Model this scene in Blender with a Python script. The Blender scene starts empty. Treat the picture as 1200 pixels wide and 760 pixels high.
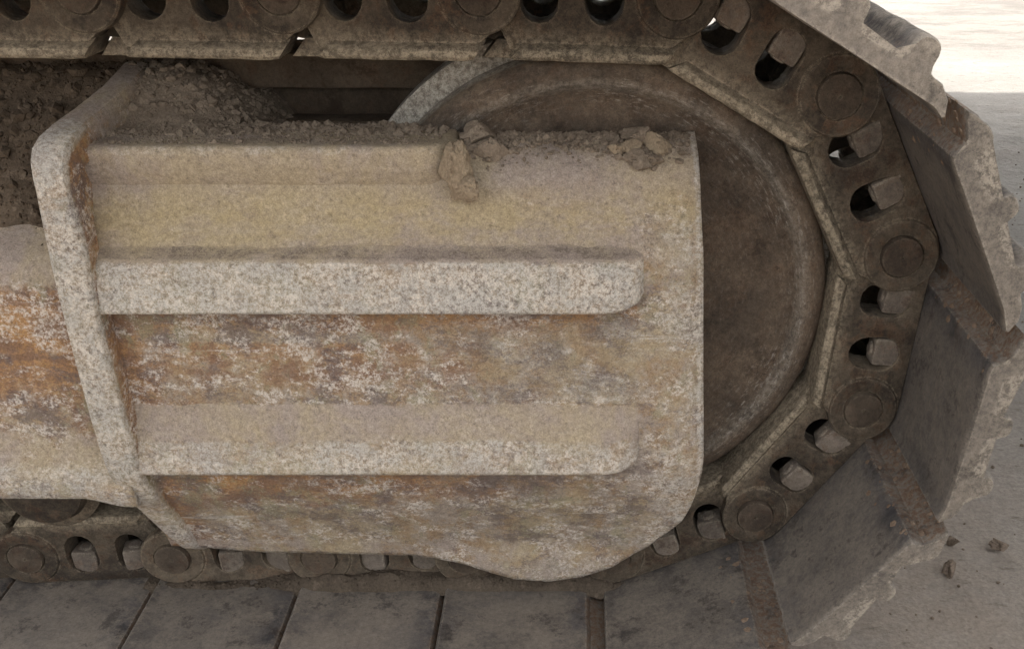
import bpy, bmesh, math, random
from mathutils import Vector, noise as mnoise
R = math.radians
sc = bpy.context.scene
col = sc.collection

# ------------------------------------------------------------------ camera
cam_d = bpy.data.cameras.new('camera')
cam_d.sensor_width = 36.0
cam_d.lens = 1183.07 / 1200 * 36.0
cam_d.shift_x = (600 - 679.5) / 1200
cam_d.shift_y = (527.7 - 380) / 1200
cam_d.clip_start = 0.01
cam_d.clip_end = 3000
cam = bpy.data.objects.new('camera', cam_d)
cam.location = (-0.018, -1.102, 0.482)
cam.rotation_euler = (R(90 - 31.232), 0, 0)
col.objects.link(cam)
sc.camera = cam

# ------------------------------------------------------------------ sky, sun, exposure
SUN_EL = 36.0
w = bpy.data.worlds.new('World'); sc.world = w; w.use_nodes = True
nt = w.node_tree; nt.nodes.clear()
sky = nt.nodes.new('ShaderNodeTexSky'); sky.sky_type = 'NISHITA'; sky.sun_disc = False
sky.sun_elevation = R(SUN_EL); sky.sun_rotation = 0.0
sky.air_density = 1.0; sky.dust_density = 6.0; sky.ozone_density = 0.6
hs = nt.nodes.new('ShaderNodeHueSaturation'); hs.inputs['Saturation'].default_value = 0.10
bg = nt.nodes.new('ShaderNodeBackground'); bg.inputs['Strength'].default_value = 0.15
ow = nt.nodes.new('ShaderNodeOutputWorld')
nt.links.new(sky.outputs[0], hs.inputs['Color']); nt.links.new(hs.outputs[0], bg.inputs['Color'])
nt.links.new(bg.outputs[0], ow.inputs['Surface'])
sun_d = bpy.data.lights.new('sun', 'SUN'); sun_d.energy = 2.0; sun_d.angle = R(0.5); sun_d.color = (1.0, 0.95, 0.87)
sun = bpy.data.objects.new('sun', sun_d); col.objects.link(sun)
sun.rotation_euler = Vector((0, -math.cos(R(SUN_EL)), -math.sin(R(SUN_EL)))).to_track_quat('-Z', 'Y').to_euler()
vs = sc.view_settings
vs.view_transform = 'Standard'; vs.look = 'None'; vs.gamma = 1.0; vs.use_curve_mapping = False
vs.exposure = 2.08
sc.cycles.max_bounces = 5; sc.cycles.diffuse_bounces = 2
sc.cycles.use_adaptive_sampling = True; sc.cycles.adaptive_threshold = .02

# ------------------------------------------------------------------ helpers
rnd = random.Random(7)
def nz(p, s=1.0, o=0.0):
    return mnoise.noise(Vector((p[0]*s + o, p[1]*s + o*1.7, p[2]*s - o)))
def fbm(p, s, o=0.0, n=4):
    v = 0; a = 1; t = 0
    for i in range(n):
        v += a * nz(p, s, o + i*3.1); t += a; a *= .5; s *= 2.1
    return v / t
def sstep(a, b, x):
    t = max(0.0, min(1.0, (x - a) / (b - a))); return t*t*(3 - 2*t)
def interp(tab, x):
    if x <= tab[0][0]: return tab[0][1]
    for (a, va), (b, vb) in zip(tab, tab[1:]):
        if x <= b: return va + (vb - va) * (x - a) / (b - a)
    return tab[-1][1]

def mesh_from(name, verts, faces, wear=None, sharp=35, tri=True):
    bm = bmesh.new()
    lay = bm.verts.layers.float_color.new('wear') if wear else None
    vv = [bm.verts.new(v) for v in verts]
    if wear:
        for v, c in zip(vv, wear): v[lay] = (c[0], c[1], c[2], c[3] if len(c) > 3 else 0)
    for f in faces:
        try: bm.faces.new([vv[i] for i in f])
        except ValueError: pass
    big = [f for f in bm.faces if len(f.verts) > 4]
    if big: bmesh.ops.triangulate(bm, faces=big, ngon_method='EAR_CLIP')
    bmesh.ops.recalc_face_normals(bm, faces=bm.faces)
    me = bpy.data.meshes.new(name); bm.to_mesh(me); bm.free()
    me.shade_smooth(); me.set_sharp_from_angle(angle=R(sharp))
    return me
def obj(name, me, mat=None, parent=None, loc=(0, 0, 0)):
    o = bpy.data.objects.new(name, me)
    if mat is not None and me is not None and not me.materials: me.materials.append(mat)
    o.location = loc; col.objects.link(o)
    if parent: o.parent = parent
    return o
def tag(o, label=None, cat=None, group=None, kind=None):
    if label: o['label'] = label
    if cat: o['category'] = cat
    if group: o['group'] = group
    if kind: o['kind'] = kind
    return o
def empty(name, loc):
    o = bpy.data.objects.new(name, None); o.location = loc; o.empty_display_size = .05
    col.objects.link(o); return o

def resample(poly, d):
    out = []
    n = len(poly)
    for i in range(n):
        a = Vector(poly[i]); b = Vector(poly[(i+1) % n]); k = max(1, int(round((b-a).length / d)))
        for j in range(k): out.append(tuple(a.lerp(b, j/k)))
    return out
def inset(poly, d):
    n = len(poly); out = []
    ar = sum(poly[i][0]*poly[(i+1) % n][1] - poly[(i+1) % n][0]*poly[i][1] for i in range(n))
    s = 1 if ar > 0 else -1
    for i in range(n):
        p = Vector(poly[i]); a = (p - Vector(poly[i-1])); b = (Vector(poly[(i+1) % n]) - p)
        if a.length < 1e-9: a = b
        if b.length < 1e-9: b = a
        t = a.normalized() + b.normalized()
        if t.length < 1e-6: t = b
        t.normalize(); nn = Vector((-t.y, t.x)) * s
        out.append(tuple(p + nn*d))
    return out
def round_poly(poly, r, seg=3):
    n = len(poly); out = []
    for i in range(n):
        p = Vector(poly[i]); a = Vector(poly[i-1]) - p; b = Vector(poly[(i+1) % n]) - p
        rr = min(r, a.length*.45, b.length*.45)
        A = p + a.normalized()*rr; B = p + b.normalized()*rr
        for j in range(seg+1):
            t = j/seg; out.append(tuple(A*(1-t)**2 + p*2*t*(1-t) + B*t*t))
    return out
def loft(name, rings, caps=True, wear=None, closed=True, sharp=35):
    """rings: lists of equal numbers of 3D points; quads between neighbours"""
    n = len(rings[0]); V = [p for r in rings for p in r]; F = []
    for i in range(len(rings)-1):
        for j in range(n if closed else n-1):
            k = (j+1) % n
            F.append((i*n+j, i*n+k, (i+1)*n+k, (i+1)*n+j))
    if caps:
        F.append(tuple(range(n))); F.append(tuple((len(rings)-1)*n + j for j in range(n)))
    W = None
    if wear: W = [wear(p) for p in V]
    return mesh_from(name, V, F, W, sharp)
def plate(name, outer, holes, y0, y1, bev=0.002):
    """flat plate in local X/Z with through holes, thickness along Y; returns verts, faces"""
    cu = bpy.data.curves.new('tmp', 'CURVE'); cu.dimensions = '2D'; cu.fill_mode = 'BOTH'
    cu.extrude = (y1-y0)/2 - bev; cu.bevel_depth = bev; cu.bevel_resolution = 1; cu.offset = -bev
    for pl in [outer] + holes:
        sp = cu.splines.new('POLY'); sp.points.add(len(pl)-1); sp.use_cyclic_u = True
        for q, p in zip(sp.points, pl): q.co = (p[0], p[1], 0, 1)
    o = bpy.data.objects.new('tmp', cu); col.objects.link(o)
    dg = bpy.context.evaluated_depsgraph_get(); dg.update()
    me = bpy.data.meshes.new_from_object(o.evaluated_get(dg))
    V = [(v.co.x, (y0+y1)/2 - v.co.z, v.co.y) for v in me.vertices]
    F = [tuple(p.vertices) for p in me.polygons]
    bpy.data.objects.remove(o); bpy.data.curves.remove(cu); bpy.data.meshes.remove(me)
    # weld curve seams
    key = {}; idx = []; V2 = []
    for v in V:
        k = (round(v[0], 5), round(v[1], 5), round(v[2], 5))
        if k not in key: key[k] = len(V2); V2.append(v)
        idx.append(key[k])
    F2 = []
    for f in F:
        g = []
        for i in f:
            if idx[i] not in g: g.append(idx[i])
        if len(g) > 2: F2.append(tuple(g))
    return V2, F2
def join(parts):
    V = []; F = []
    for v, f in parts:
        b = len(V); V += v; F += [tuple(i+b for i in q) for q in f]
    return V, F
def lathe(prof, n=48, ax='y', c=(0, 0), jitter=None):
    """prof: (radius, y) open list, turned about Y through c"""
    V = []; F = []; m = len(prof)
    for i in range(n):
        a = 2*math.pi*i/n
        for (r, y) in prof:
            V.append((c[0] + r*math.cos(a), y, c[1] + r*math.sin(a)))
    for i in range(n):
        k = (i+1) % n
        for j in range(m-1):
            F.append((i*m+j, k*m+j, k*m+j+1, i*m+j+1))
    if prof[0][0] < 1e-6 or True:
        F.append(tuple(i*m for i in range(n))); F.append(tuple(i*m+m-1 for i in range(n)))
    return V, F
def box(x0, x1, y0, y1, z0, z1):
    V = [(x, y, z) for x in (x0, x1) for y in (y0, y1) for z in (z0, z1)]
    F = [(0, 1, 3, 2), (4, 6, 7, 5), (0, 4, 5, 1), (2, 3, 7, 6), (0, 2, 6, 4), (1, 5, 7, 3)]
    return V, F
def arc(cx, cy, r, a0, a1, n):
    return [(cx + r*math.cos(R(a0 + (a1-a0)*i/n)), cy + r*math.sin(R(a0 + (a1-a0)*i/n))) for i in range(n+1)]

def rock(seed, sub=2, rough=.28):
    rs = random.Random(seed)
    bm = bmesh.new(); bmesh.ops.create_icosphere(bm, subdivisions=sub, radius=1)
    for v in bm.verts:
        p = v.co.copy(); k = 1 + rough*1.3*nz(p, 1.3, seed*2.7) + rough*.9*nz(p, 3.1, seed) + (rough*.55*nz(p, 7, seed) + rough*.3*nz(p, 15, seed) if sub > 2 else 0)
        v.co = p*k
    for i in range(5 if sub < 3 else 8):             # broken flat faces
        d = Vector((rs.uniform(-1, 1), rs.uniform(-1, 1), rs.uniform(-1, 1))).normalized(); h = rs.uniform(.55, .8)
        for v in bm.verts:
            s = v.co.dot(d)
            if s > h: v.co -= d*(s-h)*.9
    V = [tuple(v.co) for v in bm.verts]; F = [tuple(v.index for v in f.verts) for f in bm.faces]; bm.free()
    return V, F
# ------------------------------------------------------------------ materials
class NT:
    def __init__(s, name):
        s.m = bpy.data.materials.new(name); s.m.use_nodes = True; s.t = s.m.node_tree; s.t.nodes.clear()
        s.out = s.n('ShaderNodeOutputMaterial'); s.b = s.n('ShaderNodeBsdfPrincipled')
        s.l(s.b.outputs[0], s.out.inputs['Surface'])
        tc = s.n('ShaderNodeTexCoord'); oi = s.n('ShaderNodeObjectInfo')
        mu = s.n('ShaderNodeVectorMath'); mu.operation = 'MULTIPLY_ADD'
        s.l(tc.outputs['Object'], mu.inputs[0]); mu.inputs[1].default_value = (1, 1, 1)
        cb = s.n('ShaderNodeCombineXYZ')
        for i, k in enumerate((17.0, 9.0, 23.0)):
            s.l(s.math('MULTIPLY', oi.outputs['Random'], k), cb.inputs[i])
        s.l(cb.outputs[0], mu.inputs[2]); s.co = mu.outputs[0]; s.rand = oi.outputs['Random']
        s.obj = tc.outputs['Object']
    def n(s, k): return s.t.nodes.new(k)
    def l(s, a, b): s.t.links.new(a, b)
    def put(s, v, sock):
        if hasattr(v, 'is_linked'): s.l(v, sock)
        elif isinstance(v, tuple) and len(v) == 3 and sock.type == 'RGBA': sock.default_value = (*v, 1)
        else: sock.default_value = v
    def math(s, op, a, b=0.0, clamp=False):
        q = s.n('ShaderNodeMath'); q.operation = op; q.use_clamp = clamp
        s.put(a, q.inputs[0]); s.put(b, q.inputs[1]); return q.outputs[0]
    def noise(s, scale, detail=4, rough=.6, co=None, stretch=None, dist=0.0):
        q = s.n('ShaderNodeTexNoise'); q.inputs['Scale'].default_value = scale
        q.inputs['Detail'].default_value = detail; q.inputs['Roughness'].default_value = rough
        q.inputs['Distortion'].default_value = dist
        c = co or s.co
        if stretch:
            mp = s.n('ShaderNodeVectorMath'); mp.operation = 'MULTIPLY'; s.l(c, mp.inputs[0]); mp.inputs[1].default_value = stretch; c = mp.outputs[0]
        s.l(c, q.inputs['Vector']); return q.outputs['Fac']
    def spread(s, v, k):
        q = s.n('ShaderNodeMath'); q.operation = 'MULTIPLY_ADD'; q.use_clamp = True
        s.put(v, q.inputs[0]); q.inputs[1].default_value = k; q.inputs[2].default_value = .5 - .5*k; return q.outputs[0]
    def ramp(s, v, a, b, lo=0.0, hi=1.0):
        q = s.n('ShaderNodeMapRange'); q.interpolation_type = 'SMOOTHSTEP'
        s.put(v, q.inputs[0]); q.inputs[1].default_value = a; q.inputs[2].default_value = b
        q.inputs[3].default_value = lo; q.inputs[4].default_value = hi; return q.outputs[0]
    def mix(s, f, a, b, mode='MIX'):
        q = s.n('ShaderNodeMix'); q.data_type = 'RGBA'; q.blend_type = mode
        s.put(f, q.inputs[0]); s.put(a, q.inputs[6]); s.put(b, q.inputs[7]); return q.outputs[2]
    def up(s):
        g = s.n('ShaderNodeNewGeometry'); x = s.n('ShaderNodeSeparateXYZ'); s.l(g.outputs['Normal'], x.inputs[0]); return x.outputs[2]
    def wear(s):
        a = s.n('ShaderNodeAttribute'); a.attribute_name = 'wear'
        x = s.n('ShaderNodeSeparateColor'); s.l(a.outputs['Color'], x.inputs[0]); return [x.outputs[0], x.outputs[1], x.outputs[2], a.outputs['Alpha']]
    def edge(s, rad=.004):
        b = s.n('ShaderNodeBevel'); b.samples = 2; b.inputs['Radius'].default_value = rad
        g = s.n('ShaderNodeNewGeometry'); d = s.n('ShaderNodeVectorMath'); d.operation = 'DOT_PRODUCT'
        s.l(b.outputs[0], d.inputs[0]); s.l(g.outputs['Normal'], d.inputs[1])
        return s.ramp(d.outputs['Value'], .985, .87)
    def done(s, c, rough=.85, metal=0.0, bumps=(), spec=.3):
        s.put(c, s.b.inputs['Base Color']); s.put(rough, s.b.inputs['Roughness']); s.put(metal, s.b.inputs['Metallic'])
        s.b.inputs['Specular IOR Level'].default_value = spec
        prev = None
        for h, strength, dist in bumps:
            q = s.n('ShaderNodeBump'); q.inputs['Strength'].default_value = strength; q.inputs['Distance'].default_value = dist
            s.l(h, q.inputs['Height'])
            if prev: s.l(prev, q.inputs['Normal'])
            prev = q.outputs[0]
        if prev: s.l(prev, s.b.inputs['Normal'])
        return s.m

def steel(name, c1, c2, dust, rust, dust_amt=.5, rust_amt=.3, edge_c=None, edge_amt=.6, sp=.35, rough=.8, metal=0.0, scratch=None, vary=.35, bump=.85):
    t = NT(name)
    wr = t.wear()
    big = t.noise(8, 6, .74); mid = t.noise(40, 6, .78); fine = t.spread(t.noise(150, 6, .84), 1.9); grit = t.noise(760, 2, .6)
    c = t.mix(t.ramp(big, .40, .58), c1, c2)
    c = t.mix(t.math('MULTIPLY', t.ramp(mid, .50, .62), rust_amt), c, rust)
    up = t.ramp(t.up(), .05, .95)
    d = t.math('MULTIPLY', t.math('ADD', t.math('MULTIPLY', up, .75), .35), t.ramp(t.noise(13, 8, .80), .42, .60))
    d = t.math('MULTIPLY', d, dust_amt, True)
    c = t.mix(d, c, dust)
    c = t.mix(t.math('MULTIPLY', wr[2], t.ramp(mid, .3, .6, .45, 1.0)), c, dust)
    c = t.mix(t.math('MULTIPLY', t.ramp(t.math('ADD', wr[1], t.math('MULTIPLY', t.math('SUBTRACT', mid, .5), 1.9)), .30, .85), .85), c, t.mix(t.ramp(fine, .42, .58), rust, dust))
    # dark grease and grime blotches
    c = t.mix(t.ramp(t.noise(20, 8, .82), .53, .63, 0, .6), c, tuple(.45*q for q in c1))
    if edge_c:
        e = t.math('MULTIPLY', t.edge(), t.ramp(fine, .38, .58, .1, 1.0))
        c = t.mix(t.math('MULTIPLY', e, edge_amt), c, edge_c)
        c = t.mix(t.math('MULTIPLY', wr[0], t.math('MULTIPLY', t.ramp(fine, .36, .60, .45, 1.0), t.ramp(mid, .36, .58, .6, 1.0))), c, edge_c)
    if scratch:
        sx = t.n('ShaderNodeSeparateXYZ'); t.l(t.obj, sx.inputs[0])
        rr = t.math('SQRT', t.math('ADD', t.math('MULTIPLY', sx.outputs[0], sx.outputs[0]), t.math('MULTIPLY', sx.outputs[2], sx.outputs[2])))
        an = t.math('ARCTAN2', sx.outputs[2], sx.outputs[0])
        cb = t.n('ShaderNodeCombineXYZ'); t.l(t.math('MULTIPLY', rr, 300.0), cb.inputs[0]); t.l(t.math('MULTIPLY', an, 15.0), cb.inputs[1])
        sn = t.noise(1.0, 6, .80, co=cb.outputs[0])
        band = t.math('ADD', t.ramp(t.math('ABSOLUTE', t.math('SUBTRACT', rr, .246)), .032, .0, 0, .62), .14)
        c = t.mix(t.math('MULTIPLY', t.math('MULTIPLY', t.ramp(sn, .51, .66), band), t.ramp(t.noise(7, 4, .6), .38, .55, .2, 1.0)), c, scratch)
    v = t.math('ADD', t.math('MULTIPLY', t.math('SUBTRACT', fine, .5), sp*2.6), t.math('MULTIPLY', t.math('SUBTRACT', grit, .5), sp*2.0))
    v = t.math('ADD', v, t.math('ADD', 1.0 - vary/2, t.math('MULTIPLY', t.rand, vary)))
    v = t.math('MAXIMUM', v, .15)
    c = t.mix(1.0, c, t.m_gray(v), 'MULTIPLY')
    h = t.math('ADD', t.math('MULTIPLY', mid, .6), t.math('MULTIPLY', fine, .22))
    return t.done(c, rough, metal, ((h, bump, .007),))
def m_gray(self, v):
    q = self.n('ShaderNodeCombineColor')
    for i in range(3): self.l(v, q.inputs[i])
    return q.outputs[0]
NT.m_gray = m_gray

DUST = (.30, .235, .165)
M_link = steel('link_steel', (.044, .033, .024), (.098, .075, .053), (.21, .165, .115), (.15, .080, .044), .95, .5, (.40, .33, .235), .5, sp=.42)
M_shoe = steel('shoe_steel', (.040, .037, .038), (.096, .085, .079), (.185, .155, .126), (.19, .115, .072), .85, .15, (.45, .39, .31), .42, sp=.30, vary=.2, bump=.4)
M_idler = steel('idler_steel', (.080, .060, .044), (.145, .104, .072), (.24, .182, .128), (.135, .08, .048), .6, .4, (.50, .46, .39), .5, sp=.42, scratch=(.46, .41, .35))
M_pin = steel('pin_steel', (.056, .041, .030), (.10, .074, .053), (.19, .15, .105), (.13, .07, .042), .5, .4, (.30, .25, .18), .5, sp=.34)
M_nut = steel('nut_steel', (.13, .105, .085), (.19, .155, .125), (.29, .24, .18), (.18, .10, .06), .6, .4, (.42, .36, .28), .7, sp=.34)
M_frame = steel('frame_steel', (.085, .060, .040), (.125, .09, .06), (.20, .155, .11), (.14, .075, .042), .5, .4, sp=.3)

def paint(name):
    """worn ochre paint: dust grey beige, pale bare patches, rust orange; 'wear' R pale, G rust, B dust"""
    t = NT(name); wr = t.wear()
    o = t.obj
    big = t.noise(6, 6, .72, co=o, dist=.4); mid = t.spread(t.noise(30, 7, .80, co=o), 1.3); strk = t.noise(24, 8, .82, co=o, stretch=(.7, 1, 1.25), dist=.2)
    fine = t.spread(t.noise(190, 6, .86, co=o), 2.0); grit = t.noise(640, 2, .6, co=o)
    c = t.mix(t.ramp(mid, .42, .58), (.34, .235, .145), (.37, .305, .245))
    c = t.mix(t.ramp(big, .44, .58, 0, .7), c, (.42, .33, .205))
    # rust and orange paint, edges broken up by the streak noise
    rmix = t.mix(t.ramp(strk, .42, .56), (.46, .245, .095), (.25, .140, .085))
    rf = t.ramp(t.math('ADD', wr[1], t.math('MULTIPLY', t.math('SUBTRACT', strk, .5), 2.6)), .25, .80)
    c = t.mix(t.math('MULTIPLY', rf, .9), c, rmix)
    # bare grey violet steel and grime
    c = t.mix(t.ramp(t.noise(15, 8, .84, co=o, stretch=(.8, 1, 1.2)), .50, .58, 0, .7), c, (.155, .124, .120))
    c = t.mix(t.ramp(t.noise(19, 7, .8, co=o, stretch=(1, 1, .8)), .53, .61, 0, .6), c, (.33, .295, .185))
    # pale scuffed patches and sideways scrapes
    pn = t.noise(19, 9, .86, co=o, stretch=(.75, 1, 1.25))
    pale = t.math('MULTIPLY', t.ramp(pn, .500, .560), t.ramp(fine, .60, .42))
    c = t.mix(t.math('MULTIPLY', pale, .85), c, (.64, .575, .505))
    sc_ = t.math('MULTIPLY', t.ramp(t.noise(42, 5, .75, co=o, stretch=(.07, 1, 2.2), dist=.25), .60, .68), t.ramp(big, .40, .56))
    c = t.mix(t.math('MULTIPLY', sc_, .7), c, (.66, .60, .53))
    # dust
    dcol = t.mix(t.ramp(big, .40, .60), (.380, .308, .258), (.43, .345, .235))
    up = t.ramp(t.up(), .15, .8)
    d = t.ramp(t.math('ADD', wr[2], t.math('MULTIPLY', t.math('SUBTRACT', mid, .5), 2.0)), .22, .80)
    d = t.math('MAXIMUM', t.math('MULTIPLY', d, .90), t.math('MULTIPLY', up, .9))
    sz = t.n('ShaderNodeSeparateXYZ'); t.l(o, sz.inputs[0])
    oc = t.math('MULTIPLY', t.ramp(t.math('ABSOLUTE', t.math('SUBTRACT', sz.outputs[2], .135)), .042, .008), t.ramp(t.noise(13, 6, .75, co=o, stretch=(.5, 1, 1)), .38, .58))
    dcol = t.mix(t.math('MULTIPLY', oc, .75), dcol, (.455, .355, .195))
    c = t.mix(d, c, dcol)
    # pale worn primer with chips of many sizes down to dust and dark metal
    pw = t.ramp(t.math('ADD', wr[0], t.math('MULTIPLY', t.math('SUBTRACT', t.noise(20, 8, .84, co=o, stretch=(.6, 1, 1)), .5), 2.6)), .22, .85)
    pf = t.math('MULTIPLY', pw, t.ramp(fine, .64, .40, .30, .95))
    c = t.mix(pf, c, t.mix(t.ramp(mid, .43, .57), (.60, .535, .455), (.50, .46, .405)))
    gr = t.ramp(t.math('ADD', wr[3], t.math('MULTIPLY', t.math('SUBTRACT', t.noise(34, 8, .84, co=o, stretch=(.6, 1, 1), dist=.5), .5), 2.8)), .35, .95)
    c = t.mix(t.math('MULTIPLY', gr, t.ramp(fine, .42, .56, .9, .25)), c, (.130, .100, .082))
    dk = t.math('MULTIPLY', t.ramp(fine, .64, .80), t.math('ADD', t.math('MULTIPLY', pw, .35), .20))
    c = t.mix(dk, c, (.13, .105, .09))
    v = t.math('ADD', t.math('MULTIPLY', t.math('SUBTRACT', fine, .5), -.85), t.math('MULTIPLY', t.math('SUBTRACT', grit, .5), 1.1))
    c = t.mix(1.0, c, t.m_gray(t.math('MAXIMUM', t.math('ADD', v, 1.0), .2)), 'MULTIPLY')
    h = t.math('ADD', t.math('MULTIPLY', mid, .6), t.math('MULTIPLY', fine, -.3))
    return t.done(c, .88, 0, ((h, .8, .005),), .25)
M_paint = paint('worn_paint')

def soil(name, c1, c2, c3, s=1.0, bump=.6):
    t = NT(name)
    a = t.noise(12*s, 6, .7); b = t.noise(70*s, 5, .75); g = t.noise(330*s, 3, .7)
    c = t.mix(t.ramp(a, .36, .64), c1, c2)
    c = t.mix(t.ramp(b, .52, .68, 0, .8), c, c3)
    v = t.math('ADD', t.math('MULTIPLY', t.math('SUBTRACT', g, .5), 1.3), 1.0)
    c = t.mix(1.0, c, t.m_gray(v), 'MULTIPLY')
    return t.done(c, .95, 0, ((b, bump, .006), (g, bump, .002)), .1)
M_soil = soil('heap_soil', (.095, .070, .049), (.135, .10, .07), (.20, .152, .11))
M_soil2 = soil('crumb_soil', (.20, .155, .115), (.25, .197, .147), (.31, .25, .185))
M_pack = soil('packed_soil', (.17, .115, .08), (.225, .16, .115), (.29, .225, .165))
M_clod = soil('clod_soil', (.25, .19, .13), (.31, .24, .165), (.38, .305, .21))
M_dark2 = soil('shade_dark_soil', (.075, .058, .043), (.10, .078, .058), (.14, .108, .08))  # soil tone kept dark to stand in for shade under the guard
M_dark = soil('dark_clod_soil', (.13, .10, .075), (.17, .13, .10), (.22, .17, .13))

def ground_mat():
    t = NT('ground_dirt')
    a = t.noise(1.3, 6, .65, co=t.obj); b = t.noise(16, 6, .72, co=t.obj); g = t.noise(150, 4, .75, co=t.obj)
    s2 = t.noise(45, 4, .7, co=t.obj, stretch=(.45, 1, 1))
    c = t.mix(t.ramp(a, .35, .65), (.235, .22, .20), (.285, .268, .245))
    c = t.mix(t.ramp(b, .5, .68, 0, .5), c, (.335, .312, .28))
    c = t.mix(t.ramp(t.noise(2.2, 8, .8, co=t.obj, stretch=(.35, 1, 1)), .50, .62, 0, .7), c, (.27, .245, .22))
    sx = t.n('ShaderNodeSeparateXYZ'); t.l(t.obj, sx.inputs[0])
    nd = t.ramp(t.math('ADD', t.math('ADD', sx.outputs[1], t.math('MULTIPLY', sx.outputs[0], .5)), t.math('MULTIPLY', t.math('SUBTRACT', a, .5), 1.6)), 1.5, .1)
    c = t.mix(t.math('MULTIPLY', nd, t.ramp(b, .3, .6, .75, 1.0)), c, (.245, .205, .168))  # browner and darker near the track: contact shade put into the ground colour
    fr = t.ramp(t.math('ADD', sx.outputs[1], t.math('MULTIPLY', t.math('SUBTRACT', t.noise(.9, 5, .7, co=t.obj), .5), 1.6)), 3.5, 5.0)
    c = t.mix(fr, c, t.mix(t.ramp(t.noise(3.0, 8, .82, co=t.obj, stretch=(.4, 1, 1)), .44, .58), (.18, .163, .142), (.12, .106, .092)))  # far ground darkened in colour to hold back the sunlit glare there
    c = t.mix(t.ramp(s2, .58, .70, 0, .8), c, (.14, .115, .095))
    v = t.math('ADD', t.math('MULTIPLY', t.math('SUBTRACT', g, .5), 1.1), 1.0)
    c = t.mix(1.0, c, t.m_gray(v), 'MULTIPLY')
    return t.done(c, .95, 0, ((b, .4, .02), (s2, .3, .006), (g, .4, .004)), .1)
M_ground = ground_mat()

# ------------------------------------------------------------------ ground
GZ = -0.440
def ground():
    xs = [-400, -60, -12, -3] + [-.9 + i*.03 for i in range(0, 120)] + [3.2, 5, 12, 60, 400]
    ys = [-400, -60, -12, -3] + [-.6 + i*.03 for i in range(0, 130)] + [4, 8, 20, 80, 900]
    V = []; F = []
    for y in ys:
        for x in xs:
            k = sstep(400, 5, abs(x)+abs(y))
            V.append((x, y, GZ + k*(.006*nz((x, y, 0), 2.2) + .004*nz((x, y, 0), 9) + .002*nz((x, y, 3), 30)) if abs(x) < 20 else GZ))
    n = len(xs)
    for j in range(len(ys)-1):
        for i in range(n-1): F.append((j*n+i, j*n+i+1, (j+1)*n+i+1, (j+1)*n+i))
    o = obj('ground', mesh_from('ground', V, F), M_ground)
    tag(o, kind='structure')
ground()

# ------------------------------------------------------------------ unseen slab added overhead to cast shade on track and ground
def body():
    root = empty('added_shade_slab', (0, .2, .80))
    tag(root, 'unseen slab added above the track to shade it and the ground', 'shade slab')
    sec = round_poly([(.26, 0), (5.07, 0), (5.07, .25), (.26, .25)], .04, 3)
    rings = []
    for x, k in ((-5, .03), (-4.97, 0), (2.97, 0), (3, .03)):
        rings.append([(x, p[0]-.0, p[1]) for p in (inset(sec, k) if k else sec)])
    obj('shade_block', loft('shade_block', rings), M_frame, root, (0, -.2, 0))
body()

# ------------------------------------------------------------------ crawler track
P = 0.2; RP = 0.357; TH0 = R(44.46); ST = 2*math.asin(P/2/RP)
TOPZ = 0.352
pins = []                                            # clockwise: top run from the left, round the idler, bottom run to the left
a0 = TH0 + ST
top0 = (RP*math.cos(a0), RP*math.sin(a0))
for k in range(5, 0, -1): pins.append((top0[0] - P*k, TOPZ + .001*(k-1)))
pins.append(top0)
k = 0
while True:
    a = TH0 - ST*k
    pins.append((RP*math.cos(a), RP*math.sin(a)))
    if a < R(-80): break
    k += 1
last = pins[-1]
for k in range(1, 6): pins.append((last[0] - P*k, -RP))

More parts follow.
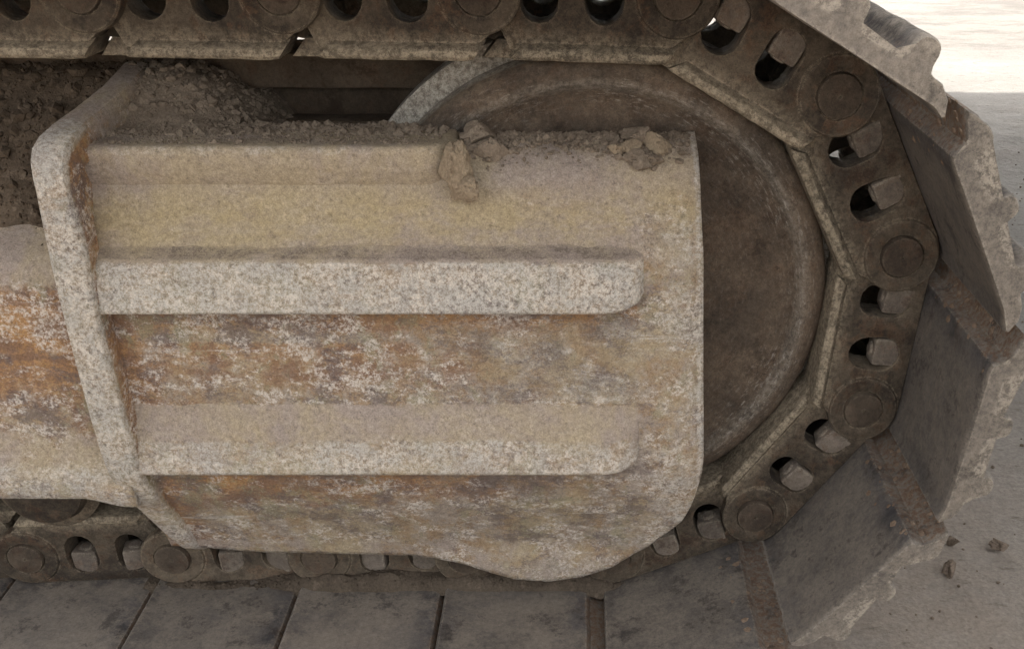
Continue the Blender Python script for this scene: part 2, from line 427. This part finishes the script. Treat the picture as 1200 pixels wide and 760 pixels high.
def window(u, w, h, seed):
    r = w
    pl = arc(0, h - r, r, 0, 180, 8) + arc(0, -h + r, r, 180, 360, 8)
    return [(u + p[0]*(1 + .05*math.sin(seed + p[1]*90)), p[1] - .001) for p in pl]
def link_mesh(seed):
    rs = random.Random(seed)
    body = [(.030, -.058), (.190, -.058)] + arc(.2, 0, .041, -70, 60, 9) + [(.20, .0445), (.012, .0445), (.012, -.02)]
    hl = [window(.0605, .0200, .0300, seed), window(.1270, .0200, .0305, seed+2)]
    b = plate('b', body, hl, 0.0, .042, .0025)
    # inboard eye that carries the previous pin
    eye = arc(0, 0, .041, 90, 228, 10) + [(-.016, -.0475), (.028, -.055), (.034, -.04), (.034, .044)]
    e = plate('e', eye, [], .020, .052, .002)
    # raised boss ring
    br = lathe([(.0244, .0015), (.0252, -.0020), (.0285, -.0030), (.0360, -.0032), (.0405, -.0026), (.0426, -.0004), (.0432, .004), (.0432, .02)], 40, c=(.2, 0))
    # rail: chamfered tread bar along the inner side
    V = []; F = []
    sec = [(-.0480, .004), (-.0510, -.0012), (-.0540, -.0062), (-.0570, -.0090), (-.0625, -.0098), (-.0660, -.0072), (-.0675, -.002), (-.0675, .046), (-.0490, .046)]
    n = len(sec); us = [.040] + [.046 + i*(.150/12) for i in range(13)] + [.2045]
    for i, u in enumerate(us):
        for v, y in sec:
            uu = u
            if i <= 1: uu = u + (v + .056)*.9
            if i >= len(us)-2: uu = u - max(0, (-.050 - v))*.75
            s = .002 if i in (0, len(us)-1) else 0
            j = nz((uu*60 + seed, v*60, y*60)) * .0011
            V.append((uu, y + s + j, v + j*.8 + (.001 if s else 0)))
    for i in range(len(us)-1):
        for j in range(n):
            k = (j+1) % n; F.append((i*n+j, i*n+k, (i+1)*n+k, (i+1)*n+j))
    F.append(tuple(range(n))); F.append(tuple((len(us)-1)*n + j for j in range(n)))
    # rail nose of the inboard end, slanting past the neighbour's rail
    ns = [(.001, -.0665), (.034, -.0665), (.050, -.048), (.017, -.048)]
    nn = plate('n', ns, [], .001, .046, .0015)
    Vj, Fj = join([b, e, br, (V, F), nn])
    Vj = [(v[0], v[1] + .015*(1 - v[0]/.2), v[2]) for v in Vj]
    W = []
    for v in Vj:
        v = (v[0], v[1] - .015*(1 - v[0]/.2), v[2])
        pale = 0.0
        if v[2] < -.0505 and v[1] < .006: pale = .6
        if v[2] < -.0565 and v[1] < .006: pale = .9
        if v[2] < -.0635: pale = .7
        W.append((pale, 0, 0))
    return mesh_from('track_link', Vj, Fj, W, 30)
def mirror(me, name):
    bm = bmesh.new(); bm.from_mesh(me)
    for v in bm.verts: v.co.y = .2 - v.co.y
    bmesh.ops.reverse_faces(bm, faces=bm.faces)
    m2 = bpy.data.meshes.new(name); bm.to_mesh(m2); bm.free()
    m2.shade_smooth(); m2.set_sharp_from_angle(angle=R(30)); return m2
LINKS = [link_mesh(s) for s in (1, 5, 9)]
for m in LINKS: m.materials.append(M_link)
FAR = mirror(LINKS[0], 'track_link_far'); FAR.materials.append(M_link)
PIN = mesh_from('pin', *lathe([(.0012, -.0035), (.0020, -.0065), (.0200, -.0070), (.0226, -.0062), (.0238, -.003), (.0238, .01), (.0238, .2)], 36))
PIN.materials.append(M_pin)
BUSH = mesh_from('bushing', *lathe([(.029, .053), (.031, .055), (.031, .145), (.029, .147)], 28)); BUSH.materials.append(M_pin)
def nut_mesh():
    # square nut, axis along local Z, with bolt end
    sq = round_poly([(-.0172, -.0152), (.0172, -.0152), (.0172, .0152), (-.0172, .0152)], .0046, 3)
    rings = []
    for z, k in ((.0300, 0.0), (.0025, 0.0), (-.0010, .0012), (-.0022, .0035)):
        rings.append([(p[0], p[1], z) for p in (inset(sq, k) if k else sq)])
    n = loft('n', rings)
    V = [tuple(v.co) for v in n.vertices]; F = [tuple(p.vertices) for p in n.polygons]; bpy.data.meshes.remove(n)
    bv = []; bf = []
    for i in range(16):
        a = 2*math.pi*i/16
        for r, z in ((.0088, .002), (.0088, -.0034), (.0070, -.0046), (.003, -.0048)): bv.append((r*math.cos(a), r*math.sin(a), z))
    for i in range(16):
        k = (i+1) % 16
        for j in range(3): bf.append((i*4+j, k*4+j, k*4+j+1, i*4+j+1))
    bf.append(tuple(i*4+3 for i in range(16)))
    Vj, Fj = join([(V, F), (bv, bf)])
    return mesh_from('nut', Vj, Fj, None, 30)
NUT = nut_mesh(); NUT.materials.append(M_nut)

def shoe_mesh(seed):
    prof = [(.004, .0705), (.011, .0670), (.0310, .0610), (.0338, .0525), (.0370, .0468), (.043, .0450), (.20, .0450), (.213, .0440), (.2260, .0400), (.2292, .0432),
            (.222, .0560), (.209, .0635)]
    for c, h in ((.179, .0895), (.106, .0880), (.034, .0845)):
        tooth = [(.0205, .0638), (.0160, .0660), (.0138, .0710), (.0128, h-.010), (.0112, h-.0048), (.0080, h-.0015), (.0035, h), (-.0035, h), (-.0080, h-.0015), (-.0112, h-.0048), (-.0128, h-.010), (-.0138, .0710), (-.0160, .0660), (-.0205, .0638)]
        if c < .05: tooth = tooth[:8] + [(-.0090, h-.0015), (-.0140, h-.005), (-.0200, .0785), (-.0260, .0750)]
        prof += [(c + a, b) for a, b in tooth]
    pr = resample(prof, .0045)
    ys = [-.2, -.1975, -.193] + [-.185 + .024*i for i in range(24)] + [.393, .3975, .4]
    rings = []
    for i, y in enumerate(ys):
        k = {0: .0018, 1: .0006, len(ys)-1: .0018, len(ys)-2: .0006}.get(i, 0)
        pl = inset(pr, k) if k else pr
        ring = []
        for (u, v) in pl:
            g = sstep(.066, .085, v)
            j = nz((u*30, y*30, v*30), 1, seed*3.3)*.0009 + nz((u*110, y*110, v*110), 1, seed)*.00025
            ring.append((u + j*.8, y + (nz((u*60, 0, v*60), 1, seed+9)*.0005 if i < 4 else 0), v + j + g*nz((u*20, y*16, 0), 1, seed*7)*.0014))
        rings.append(ring)
    def wear(p):
        u, y, v = p
        near = sstep(-.190, -.199, y)
        return (near*.16 + .25*sstep(.074, .085, v), .8*sstep(.042, .034, u)*(1-near*.6) + .4*sstep(.060, .0635, v)*(1-near)*sstep(.085, .066, v), .35*sstep(.205, .22, u) + .85*near + .72*(1-near)*(v < .05)*sstep(.045, .075, u)*sstep(.222, .195, u)*sstep(.03, -.03, y))
    return loft('track_shoe', rings, True, wear, True, 40)
SHOES = [shoe_mesh(s) for s in (1, 2, 3, 4)]
for m in SHOES: m.materials.append(M_shoe)

PEB = [rock(60+i, 1, .3) for i in range(6)]
def packed(seed):
    rs = random.Random(seed); V = []; F = []
    for k in range(95):
        y = rs.uniform(-.188, -.01); u = .004 + abs(rs.gauss(.012, .020)); s = min(.0060, .0013 + rs.expovariate(620))
        z = interp([(.004, .0705), (.011, .067), (.031, .061), (.037, .0468), (.043, .045), (.2, .045)], u)
        rv, rf = PEB[rs.randrange(6)]; b = len(V)
        a = rs.uniform(0, 6.28); c, sn = math.cos(a), math.sin(a)
        for p in rv: V.append((u + s*(p[0]*c - p[1]*sn), y + s*(p[0]*sn + p[1]*c), z + .0006 - s*.45*p[2]))
        F += [tuple(i+b for i in f) for f in rf]
    return mesh_from('packed_soil', V, F, None, 30)
track = empty('crawler_track', (0, .1, GZ))
tag(track, 'steel crawler track of brown links and grey ribbed shoes wrapped round the wheel', 'crawler track')
for i in range(len(pins)-1):
    A = pins[i]; B = pins[i+1]
    b = -math.atan2(B[1]-A[1], B[0]-A[0])
    lo = (A[0], -.1, A[1] - GZ)
    L = obj('track_link', LINKS[i % 3], None, track, lo); L.rotation_euler.y = b
    for u in (.0605, .1270):
        nt_ = obj('nut', NUT, None, L, (u + rnd.uniform(-.0012, .0012), .0175 + .015*(1 - u/.2), rnd.uniform(-.001, .001) + .0005))
        nt_.rotation_euler.z = R(rnd.uniform(-14, 14))
    pn = obj('pin', PIN, None, L, (.2, rnd.uniform(-.0012, .0018), 0)); pn.rotation_euler.y = rnd.uniform(0, 6)
    Fk = obj('track_link', FAR, None, track, lo); Fk.rotation_euler.y = b
    for u in (.0605, .1270): obj('nut', NUT, None, Fk, (u, .1825 - .015*(1 - u/.2), 0))
    obj('bushing', BUSH, None, Fk, (.2, 0, 0))
    S = obj('track_shoe', SHOES[i % 4], None, track, lo); S.rotation_euler.y = b
    if 6 <= i <= 9:
        so = obj('packed_soil', packed(300+i), M_pack, S); so['kind'] = 'stuff'

# ------------------------------------------------------------------ idler wheel
IC = (-.004, .004)
wheel = empty('idler_wheel', (IC[0], .1, IC[1]))
tag(wheel, 'big round brown idler wheel with scratched face inside the curve of the track', 'wheel')
prof = [(.06, .040), (.15, .043), (.225, .041), (.243, .036), (.249, .028), (.254, .0235), (.262, .0225), (.268, .0245), (.2755, .029), (.2805, .036), (.2825, .046), (.2835, .064)]
V, F = lathe([(r, y - .1) for r, y in prof], 160)
V = [(x + .0006*nz((x*40, y*40, z*40)), y + .0010*nz((x*22, y*22, z*22), 1, 4), z) for x, y, z in V]
def iw(v):
    r = math.hypot(v[0], v[2])
    return (.75*sstep(.2805, .283, r) + .40*sstep(.006, .0, abs(r-.2515)), .0, .0)
obj('rim', mesh_from('rim', V, F[:-1], [iw(v) for v in V], 40), M_idler, wheel)
V, F = lathe([(.2835, .064-.1), (.300, .067-.1), (.308, .072-.1), (.308, .128-.1), (.300, .133-.1), (.2835, .136-.1), (.2835, .178-.1), (.275, .18-.1)], 128)
obj('centre_flange', mesh_from('flange', V, F[:-2], [(.95, 0, 0)]*len(V), 40), M_idler, wheel)

# ------------------------------------------------------------------ track frame
frame = empty('undercarriage', (-.5, .0, GZ))
tag(frame, 'worn ochre painted undercarriage end with ribbed guard plate covering the wheel', 'undercarriage')
FO = (.5, 0, -GZ)                                   # children are written in world coordinates
BOT = [(-.60, -.312), (-.514, -.318), (-.438, -.328), (-.328, -.331), (-.239, -.334), (-.173, -.345), (-.107, -.369), (-.06, -.373), (-.017, -.366), (.027, -.348), (.071, -.316), (.100, -.280), (.113, -.260), (.124, -.226), (.131, -.170)]
BASE = [(.022, .2065), (.008, .2040), (-.008, .1995), (-.021, .1935), (-.031, .1855), (-.039, .1750), (-.0445, .163), (-.0505, .148), (-.0585, .130), (-.0675, .115), (-.0745, .105),
        (-.0765, .09), (-.0745, .05), (-.0740, .025), (-.0742, -.02), (-.0752, -.06), (-.0762, -.09), (-.0765, -.12), (-.0762, -.15)]
def guard():
    prof = []
    for (a, b) in zip(BASE, BASE[1:]):
        n = max(1, int(math.hypot(b[0]-a[0], b[1]-a[1]) / .0045))
        for j in range(n): prof.append((a[0] + (b[0]-a[0])*j/n, a[1] + (b[1]-a[1])*j/n))
    prof.append(BASE[-1])
    nb = 34; nx = 150; X0 = -.556
    rows = []
    for (y, z) in prof: rows.append((y, z, None))
    for j in range(1, nb+1): rows.append((None, None, j/nb))
    V = []; W = []
    for (y, z, t) in rows:
        for i in range(nx+1):
            s = i/nx
            if t is None:
                xr = .108 + (.2 - z)*.064
                x = X0 + (xr - X0)*s
                yy, zz = y, z
            else:
                xr = .1305
                x = X0 + (xr - X0)*s
                zb = interp(BOT, x)
                zz = -.15 + (zb + .15)*t
                dz = -.15 - zz
                yy = -.0762 + .05*sstep(0, .22, dz)*1.1 - .010*sstep(.155, .20, dz)*sstep(-.25, -.12, x)*sstep(.10, .0, x)
            d = .0022*fbm((x, yy, zz), 9, 2.0) + .0009*nz((x, yy, zz), 60, 5)
            top = sstep(.178, .192, zz)
            yy2 = yy - d*(1-top) ; zz2 = zz + d*top*1.5 + top*.0025*nz((x, yy, 0), 30, 8)
            # free right edge folds back a little
            yy2 += .006*sstep(.972, 1.0, s)
            V.append((x, yy2, zz2))
            pale = .0; rust = .12; dust = .25
            if zz > .1: dust = .95; rust = .05
            if .0 < zz < .05: rust = sstep(-.02, .045, zz)*.95; dust = 0
            if zz <= .0:
                rust = .30 + .35*sstep(-.08, .0, zz)*sstep(-.05, -.3, x); dust = .12
            if zz < -.075: dust = .8; rust = .1
            if zz < -.152:
                rust = .85*sstep(-.26, -.16, zz)*sstep(.1, -.35, x) + .2; dust = .1; pale = .15
            if zz < -.30: dust = .5; rust = .2
            e = sstep(.03, .09, x)
            pale = max(pale, .45*e*(zz < .15)); rust *= (1 - .6*e)
            rust = max(rust, .9*sstep(-.45, -.55, x)*(zz < .2)) if True else rust
            rr = math.hypot((x-.108)/.012, (zz-.115)/.028)
            rust = max(rust, sstep(1.2, .4, rr))
            if -.08 < zz < .03: pale = max(pale, .42*sstep(-.35, -.1, x))
            if s > .992: pale = .8
            if t is not None and t > .975: pale = .55; dust = 0
            grime = .45*sstep(.0, .045, zz)*(zz < .05) + .55*sstep(-.19, -.158, zz)*(zz < -.15) + .25*(zz < .05) + .35*sstep(-.25, -.05, x)*sstep(.05, .0, zz)*sstep(.09, .03, x)*(zz > -.08) + .30*(zz < -.155)*sstep(-.33, -.25, zz)
            if zz < .16:
                q = sstep(.030, .062, x)
                rust += (.22 - rust)*q*(rr > 1.2); dust += (.34 + .3*sstep(.05, .15, zz) - dust)*q; grime += (.22 - grime)*q
            W.append((pale, rust, dust, grime))
    F = []
    n = nx+1
    for j in range(len(rows)-1):
        for i in range(nx): F.append((j*n+i, j*n+i+1, (j+1)*n+i+1, (j+1)*n+i))
    me = mesh_from('guard_plate', V, F, W, 40)
    o = obj('guard_plate', me, M_paint, frame, FO)
    o['label'] = 'flat guard plate with dusty top and wavy lower edge'
    md = o.modifiers.new('thick', 'SOLIDIFY'); md.thickness = .011; md.offset = -1
    # face normals must look outward for the offset
    me.update()
    nrm = me.polygons[len(me.polygons)//2].normal
    if nrm.y > 0: md.offset = 1
    return o
G = guard()
def rib(sec, xl, xr, name, kind):
    pl = round_poly(sec, .0016, 2); pl = resample(pl, .004)
    rings = []
    n = 110
    for i in range(n+1):
        x = xl + (xr - xl)*i/n
        t = max(0, (x - (xr - .048))/.048); k = math.sqrt(max(0, 1 - t*t)) if t < 1 else 0
        zc = sum(p[1] for p in sec)/len(sec)
        ring = []
        for (y, z) in pl:
            y_in = -.0735 if z < .100 else interp([(.100, -.0735), (.105, -.0730), (.115, -.066), (.13, -.057)], z)
            out = (y_in - y)
            yy = y_in - out*(k if out > 0 else 1)
            low = sec[-1][1]
            zz = z
            if z < zc: zz = z + (zc - z)*.55*(1-k)
            d = .0016*fbm((x, y, z), 11, 6.0) + .0007*nz((x, y, z), 70, 2)
            ring.append((x, yy - d*k, zz + d*.6))
        rings.append(ring)
    zt = max(p[1] for p in sec); zb = min(p[1] for p in sec)
    def wear(p):
        f = (p[2]-zb)/(zt-zb)
        pale = sstep(kind, kind-.10, f)*(.86 if p[2] > 0 else .60)
        return (pale, .1, 1-pale, .75*sstep(kind+.20, kind+.08, f)*sstep(kind-.06, kind+.0, f)*(p[2] > 0) + .2*pale)
    o = obj('rib', loft('rib', rings, True, wear, True, 40), M_paint, G)
    o['label'] = name
rib([(-.062, .1165), (-.0715, .1105), (-.0770, .1060), (-.0815, .1030), (-.0875, .098), (-.0995, .053), (-.1010, .048), (-.0990, .0445), (-.0940, .0438), (-.066, .046)], -.556, .052, 'upper rib with pale worn speckled face', .80)
rib([(-.066, -.070), (-.0755, -.078), (-.0800, -.093), (-.0905, -.114), (-.1010, -.150), (-.1025, -.155), (-.1010, -.159), (-.0960, -.1600), (-.066, -.158)], -.556, .054, 'lower rib with dusty rounded top', .52)
# step bar on top
def bar():
    sec = [(.048, .2105), (-.0425, .2100), (-.0480, .2085), (-.0505, .2045), (-.0500, .191), (-.0475, .181), (-.0425, .168), (-.030, .160), (.048, .165)]
    pl = resample(round_poly(sec, .002, 2), .006)
    rings = []
    xl, xr = -.548, -.150
    for i in range(81):
        x = xl + (xr-xl)*i/80
        t = max(0, (x-(xr-.032))/.032); k = 1 - math.sqrt(max(0, 1-t*t))
        ring = []
        for (y, z) in pl:
            yy = y + (.030*k if y < 0 else -.03*k*(y > .01)); z = .193 + (z - .193)*(1 - .30*max(0, k-.25))
            d = .0014*fbm((x, y, z), 12, 4) + .0008*nz((x, y, z), 60)
            ring.append((x, yy - d, z + d))
        rings.append(ring)
    rings.append([(xr + .0015, p[1]*.8 + .002, .193 + (p[2]-.193)*.8) for p in rings[-1]])
    rings.append([(xr + .002, p[1]*.5 + .005, .193 + (p[2]-.193)*.5) for p in rings[-1]])
    def wear(p): return (.35*(p[1] < -.046)*sstep(.196, .204, p[2]), .05, .9)
    o = obj('step_bar', loft('step_bar', rings, True, wear, True, 40), M_paint, frame, FO)
    o['label'] = 'short dusty bar along the upper edge'
bar()
# end flange
def flange():
    path = [(-.528, .12, .262, .030), (-.530, .06, .250, .031), (-.539, .0, .238, .033), (-.545, -.04, .2315, .035), (-.5465, -.070, .2260, .037), (-.547, -.088, .2190, .037), (-.547, -.099, .2080, .036), (-.547, -.1045, .193, .034), (-.547, -.1070, .165, .036),
            (-.547, -.1080, .131, .040), (-.5505, -.1085, .075, .039), (-.5525, -.1085, .017, .038), (-.553, -.1085, -.035, .040), (-.5535, -.108, -.09, .041), (-.5535, -.107, -.130, .041), (-.5535, -.103, -.161, .040),
            (-.550, -.090, -.198, .038), (-.5445, -.070, -.236, .037), (-.537, -.048, -.283, .033), (-.531, -.030, -.318, .028), (-.529, -.010, -.334, .024), (-.529, .01, -.336, .020)]
    # finer path
    pts = []
    for a, b in zip(path, path[1:]):
        n = max(1, int(math.dist(a[:3], b[:3])/.008))
        for j in range(n): pts.append(tuple(a[q] + (b[q]-a[q])*j/n for q in range(4)))
    pts.append(path[-1])
    rings = []
    for i, (x, y, z, wd) in enumerate(pts):
        a = pts[max(0, i-1)]; b = pts[min(len(pts)-1, i+1)]
        t = Vector((b[1]-a[1], b[2]-a[2])).normalized(); nrm = Vector((t[1], -t[0]))     # outward in (y,z)
        if nrm.x*0 + (nrm.x*(y - .05) + nrm.y*(z - 0)) < 0: nrm = -nrm
        h = wd/2; dep = .034
        ring = []
        for dx, dn in ((-h, -dep), (-h, -.012), (-h*.97, -.005), (-h*.86, -.0012), (-h*.5, .0006), (0, .0008), (h*.5, .0006), (h*.86, -.0012), (h*.97, -.005), (h, -.012), (h, -.022), (h, -dep)):
            d = .0016*fbm((x+dx, y, z), 14, 3) + .0008*nz((x+dx, y, z), 60)
            ring.append((x + dx + d, y + nrm.x*(dn + d), z + nrm.y*(dn + d)))
        rings.append(ring)
    V = [p for r in rings for p in r]; n = 12; F = []
    for i in range(len(rings)-1):
        for j in range(n):
            k = (j+1) % n; F.append((i*n+j, i*n+k, (i+1)*n+k, (i+1)*n+j))
    F.append(tuple(range(n))); F.append(tuple((len(rings)-1)*n+j for j in range(n)))
    W = []
    for i in range(len(rings)):
        for j in range(n):
            frontal = 1.0 if 2 <= j <= 8 else 0.0
            back = sstep(-.07, -.02, pts[i][1])*(pts[i][2] > 0)
            low = sstep(-.15, -.22, pts[i][2])
            W.append((frontal*(.9 - .85*back - .3*low), (1-frontal)*.75, .12 + .5*back + .35*low))
    o = obj('end_flange', mesh_from('end_flange', V, F, W, 45), M_paint, frame, FO)
    o['label'] = 'thick upright flange with pale worn edge'
flange()
def web():
    pl = round_poly([(-.082, -.19), (.04, -.25), (.10, -.20), (.10, .235), (.0, .222), (-.060, .210), (-.084, .185)], .012, 3)
    rings = [[(x, p[0], p[1]) for p in resample(pl, .012)] for x in (-.562, -.550, -.5345)]
    o = obj('flange_web', loft('flange_web', rings, True, lambda p: (.0, .85, .25, .1), True, 40), M_paint, frame, FO)
web()
# side plate left of the flange
def side():
    prof = [(.03, .135), (.0, .118), (-.025, .106), (-.045, .096), (-.060, .084), (-.069, .066), (-.0725, .04), (-.074, .0), (-.0745, -.06), (-.0745, -.115), (-.078, -.140), (-.086, -.154), (-.097, -.165), (-.1005, -.172), (-.1005, -.188), (-.098, -.194), (-.090, -.197), (-.05, -.199), (.0, -.200)]
    rows = []
    for a, b in zip(prof, prof[1:]):
        n = max(1, int(math.dist(a, b)/.006))
        for j in range(n): rows.append((a[0] + (b[0]-a[0])*j/n, a[1] + (b[1]-a[1])*j/n))
    rows.append(prof[-1])
    nx = 70; V = []; W = []; F = []
    for (y, z) in rows:
        for i in range(nx+1):
            x = -1.05 + .5*i/nx
            d = .0024*fbm((x, y, z), 9, 12) + .0008*nz((x, y, z), 60)
            zz = z
            if z < -.12: zz -= .012*sstep(-.615, -.560, x)*sstep(-.12, -.19, z)
            V.append((x, y - d, zz + d*.5))
            lip = sstep(-.148, -.158, z)
            up = sstep(.05, .085, z)
            W.append((.55*lip, .95*(1-lip)*(1-up)*(.50 + .50*sstep(-.11, .0, z)), .15 + .85*up + .6*sstep(-.10, -.13, z)*(1-lip)))
    n = nx+1
    for j in range(len(rows)-1):
        for i in range(nx): F.append((j*n+i, j*n+i+1, (j+1)*n+i+1, (j+1)*n+i))
    o = obj('side_plate', mesh_from('side_plate', V, F, W, 45), M_paint, frame, FO)
    o['label'] = 'orange rusty side plate with dusty top and pale bottom lip'
    md = o.modifiers.new('thick', 'SOLIDIFY'); md.thickness = .008; md.offset = 1 if o.data.polygons[len(o.data.polygons)//2].normal.y > 0 else -1
    # drain notch stain
side()
def beam(name, x0, x1, y0, y1, z0, z1):
    pl = round_poly([(y0, z0), (y1, z0), (y1, z1), (y0, z1)], .004, 2)
    rings = []
    for i in range(21):
        x = x0 + (x1-x0)*i/20
        rings.append([(x, p[0], p[1] + .0015*nz((x, p[0], p[1]), 20)) for p in pl])
    return obj(name, loft(name, rings), M_frame, frame, FO)
beam('back_plate', -1.1, -.02, .212, .226, -.30, .27)
beam('cross_beam', -1.1, -.06, .172, .208, .222, .262)
beam('cross_beam', -1.1, -.06, .165, .205, .150, .186)
beam('bottom_plate', -1.1, -.30, -.03, .205, -.205, -.195)

# ------------------------------------------------------------------ track roller
rx, rz, rr_ = -.712, -.232, .068
roller = empty('track_roller', (rx, .1, rz))
tag(roller, 'brown steel track roller under the side plate at lower left', 'roller')
V, F = lathe([(.02, -.125), (.045, -.125), (.052, -.121), (.055, -.112), (.057, -.108)], 48)
obj('end_cap', mesh_from('end_cap', V, F), M_link, roller)
V, F = lathe([(.057, -.108), (.066, -.1065), (.0700, -.103), (.0700, -.058), (.078, -.054), (.078, -.040), (.070, -.036), (.055, -.03), (.055, .03), (.070, .036), (.078, .04), (.078, .054), (.07, .058), (.07, .103), (.06, .108)], 56)
obj('drum', mesh_from('drum', V, F, [(.25, 0, 0)]*len(V)), M_link, roller)

# ------------------------------------------------------------------ soil and clods
def clod(seed, loc, s, label, group, mat, rot=0.0):
    V, F = rock(seed, 4, .36)
    c, sn = math.cos(rot), math.sin(rot)
    V = [(x*s[0]*c - z*s[2]*sn, y*s[1], x*s[0]*sn + z*s[2]*c) for x, y, z in V]
    o = obj('dirt_clod', mesh_from('dirt_clod', V, F, None, 28), mat, None, loc)
    return tag(o, label, 'dirt clod', group)
gp = 'dirt clods on the guard plate'
clod(1, (-.1500, -.052, .1890), (.0165, .016, .031), 'long upright yellowish dirt clod at the end of the short top bar', gp, M_clod, .12)
clod(2, (-.1350, -.058, .1690), (.0170, .013, .0135), 'yellowish dirt clod at the foot of the long upright clod', gp, M_clod, .1)
clod(3, (-.1280, .000, .2110), (.0195, .014, .0125), 'wedge shaped grey dirt clod highest against the wheel near the bar end', gp, M_soil2, .3)
clod(4, (-.1140, -.018, .1985), (.0225, .015, .0125), 'flat topped grey dirt clod just below the wedge shaped clod', gp, M_soil2, -.1)
for i, (x, y, z, s, lb) in enumerate([
    (.042, .004, .2080, .0160, 'broad dirt clod topmost in the heap right of the plate top'),
    (.036, -.016, .2005, .0115, 'small dirt clod on the left of the right-hand heap'),
    (.047, -.029, .1900, .0140, 'pale dirt clod lowest in the right-hand heap'),
    (.0660, -.012, .2015, .0145, 'dirt clod on the right of the right-hand heap'),
    (.0600, -.029, .1915, .0090, 'small dirt clod beside the lowest clod of the right-hand heap'),
    (.0205, -.016, .1990, .0080, 'small dirt clod left of the right-hand heap')]):
    clod(20+i, (x, y, z), (s*1.15, s, s*.75), lb, gp, M_soil2 if i % 2 == 0 else M_clod, rnd.uniform(-.4, .4))
gg = 'dirt clods on the ground'
clod(40, (.524, .075, GZ+.006), (.012, .012, .011), 'dark dirt clod on the ground touching the lowest track shoe corner', gg, M_dark)
clod(41, (.619, .134, GZ+.004), (.015, .012, .008), 'flat dirt clod on the ground right of the track', gg, M_dark)
clod(42, (.552, .146, GZ+.004), (.010, .010, .009), 'dirt clod on the ground close behind the lowest track shoe', gg, M_dark)

ROCKS = [rock(100+i, 1, .3) for i in range(8)]
def crumbs(name, pts, mat, label, cat):
    V = []; F = []
    for (x, y, z, s) in pts:
        rv, rf = ROCKS[rnd.randrange(8)]; b = len(V)
        a = rnd.uniform(0, 6.28); c, sn = math.cos(a), math.sin(a); q = rnd.uniform(.55, .95)
        for p in rv: V.append((x + s*(p[0]*c - p[1]*sn), y + s*(p[0]*sn + p[1]*c), z + s*q*p[2]))
        F += [tuple(i+b for i in f) for f in rf]
    o = obj(name, mesh_from(name, V, F, None, 30), mat)
    return tag(o, label, cat, kind='stuff')
def top_z(y):
    return interp([(b[0], b[1]) for b in sorted(BASE[:7])], y)
pts = []
for i in range(1500):
    x = rnd.uniform(-.14, .10); y = .02 - abs(rnd.gauss(0, .018))
    if y < -.036: continue
    pts.append((x, y, top_z(y) + .0005, min(.0060, .0009 + rnd.expovariate(800))))
for i in range(160):
    a = rnd.gauss(.050, .022); y = rnd.gauss(-.010, .014)
    if -.036 < y < .02 and a < .098: pts.append((a, y, top_z(y) + .001, min(.006, .0012 + rnd.expovariate(600))))
for i in range(1700):
    x = rnd.uniform(-.525, -.165); y = rnd.uniform(-.040, .046)
    pts.append((x, y, .2105, min(.0065, .0008 + rnd.expovariate(900))*(1.3 if y > -.005 else .7)))
for i in range(60):
    x = rnd.gauss(-.125, .014); y = rnd.uniform(-.034, .005)
    pts.append((x, y, top_z(y) + .001, min(.004, .001 + rnd.expovariate(700))))
crumbs('soil_crumbs', pts, M_soil2, 'loose grey soil crumbs scattered over the top of the guard plate', 'soil')
def heap(name, x0, x1, y0, y1, hf, label, ncr, smax, seed, mat):
    nx = int((x1-x0)/.004); ny = int((y1-y0)/.004); V = []; F = []
    def h(x, y): return hf(x, y) + .010*fbm((x, y, 0), 28, seed, 4)
    for j in range(ny+1):
        for i in range(nx+1):
            x = x0 + (x1-x0)*i/nx; y = y0 + (y1-y0)*j/ny
            V.append((x, y, h(x, y)))
    n = nx+1
    for j in range(ny):
        for i in range(nx): F.append((j*n+i, j*n+i+1, (j+1)*n+i+1, (j+1)*n+i))
    for k in range(ncr):
        x = rnd.uniform(x0, x1); y = rnd.uniform(y0 + .01, y1); s = min(smax, .0011 + rnd.expovariate(470))
        if y < y0 + .05: s *= .5
        rv, rf = ROCKS[rnd.randrange(8)]; b = len(V); z = h(x, y)
        a = rnd.uniform(0, 6.28); c, sn = math.cos(a), math.sin(a)
        for p in rv: V.append((x + s*(p[0]*c - p[1]*sn), y + s*(p[0]*sn + p[1]*c), z + s*.8*p[2]))
        F += [tuple(i+b for i in f) for f in rf]
    return tag(obj(name, mesh_from(name, V, F, None, 40), mat), label, 'soil', kind='stuff')
heap('soil_heap', -1.05, -.555, -.055, .21, lambda x, y: interp([(-.06, .080), (-.045, .092), (-.02, .106), (0, .124), (.04, .160), (.08, .196), (.15, .246), (.21, .262)], y),
     'dark crumbly soil heaped on the frame left of the flange', 3600, .012, 3, M_soil)
heap('soil_heap', -.535, -.345, -.002, .21, lambda x, y: .2095 + .050*sstep(-.36, -.50, x)*sstep(.01, .12, y) - .05*sstep(-.41, -.35, x)*sstep(.03, .08, y),
     'grey soil heaped behind the short bar right of the flange', 1300, .008, 5, M_soil2)
heap('soil_heap', -.62, .10, -.022, .012, lambda x, y: -.408 + (.010 + .018*sstep(-.48, -.36, x)*sstep(.06, -.02, x))*sstep(-.024, -.004, y)*(.75 + .5*fbm((x, y, 0), 14, 31)),
     'brown soil packed along the foot of the lower links and darkened for the shadow under the guard plate', 900, .007, 11, M_dark2)  # soil strip added to darken the shadowed lower links
# crumbs on the ground near the track
pts = []
for i in range(900):
    x = rnd.uniform(.3, 1.6); y = rnd.uniform(-.15, 2.4)
    pts.append((x, y, GZ + .002, min(.010, .0016 + rnd.expovariate(600))))
crumbs('ground_crumbs', pts, M_dark, 'small loose crumbs scattered on the ground right of the track', 'soil')
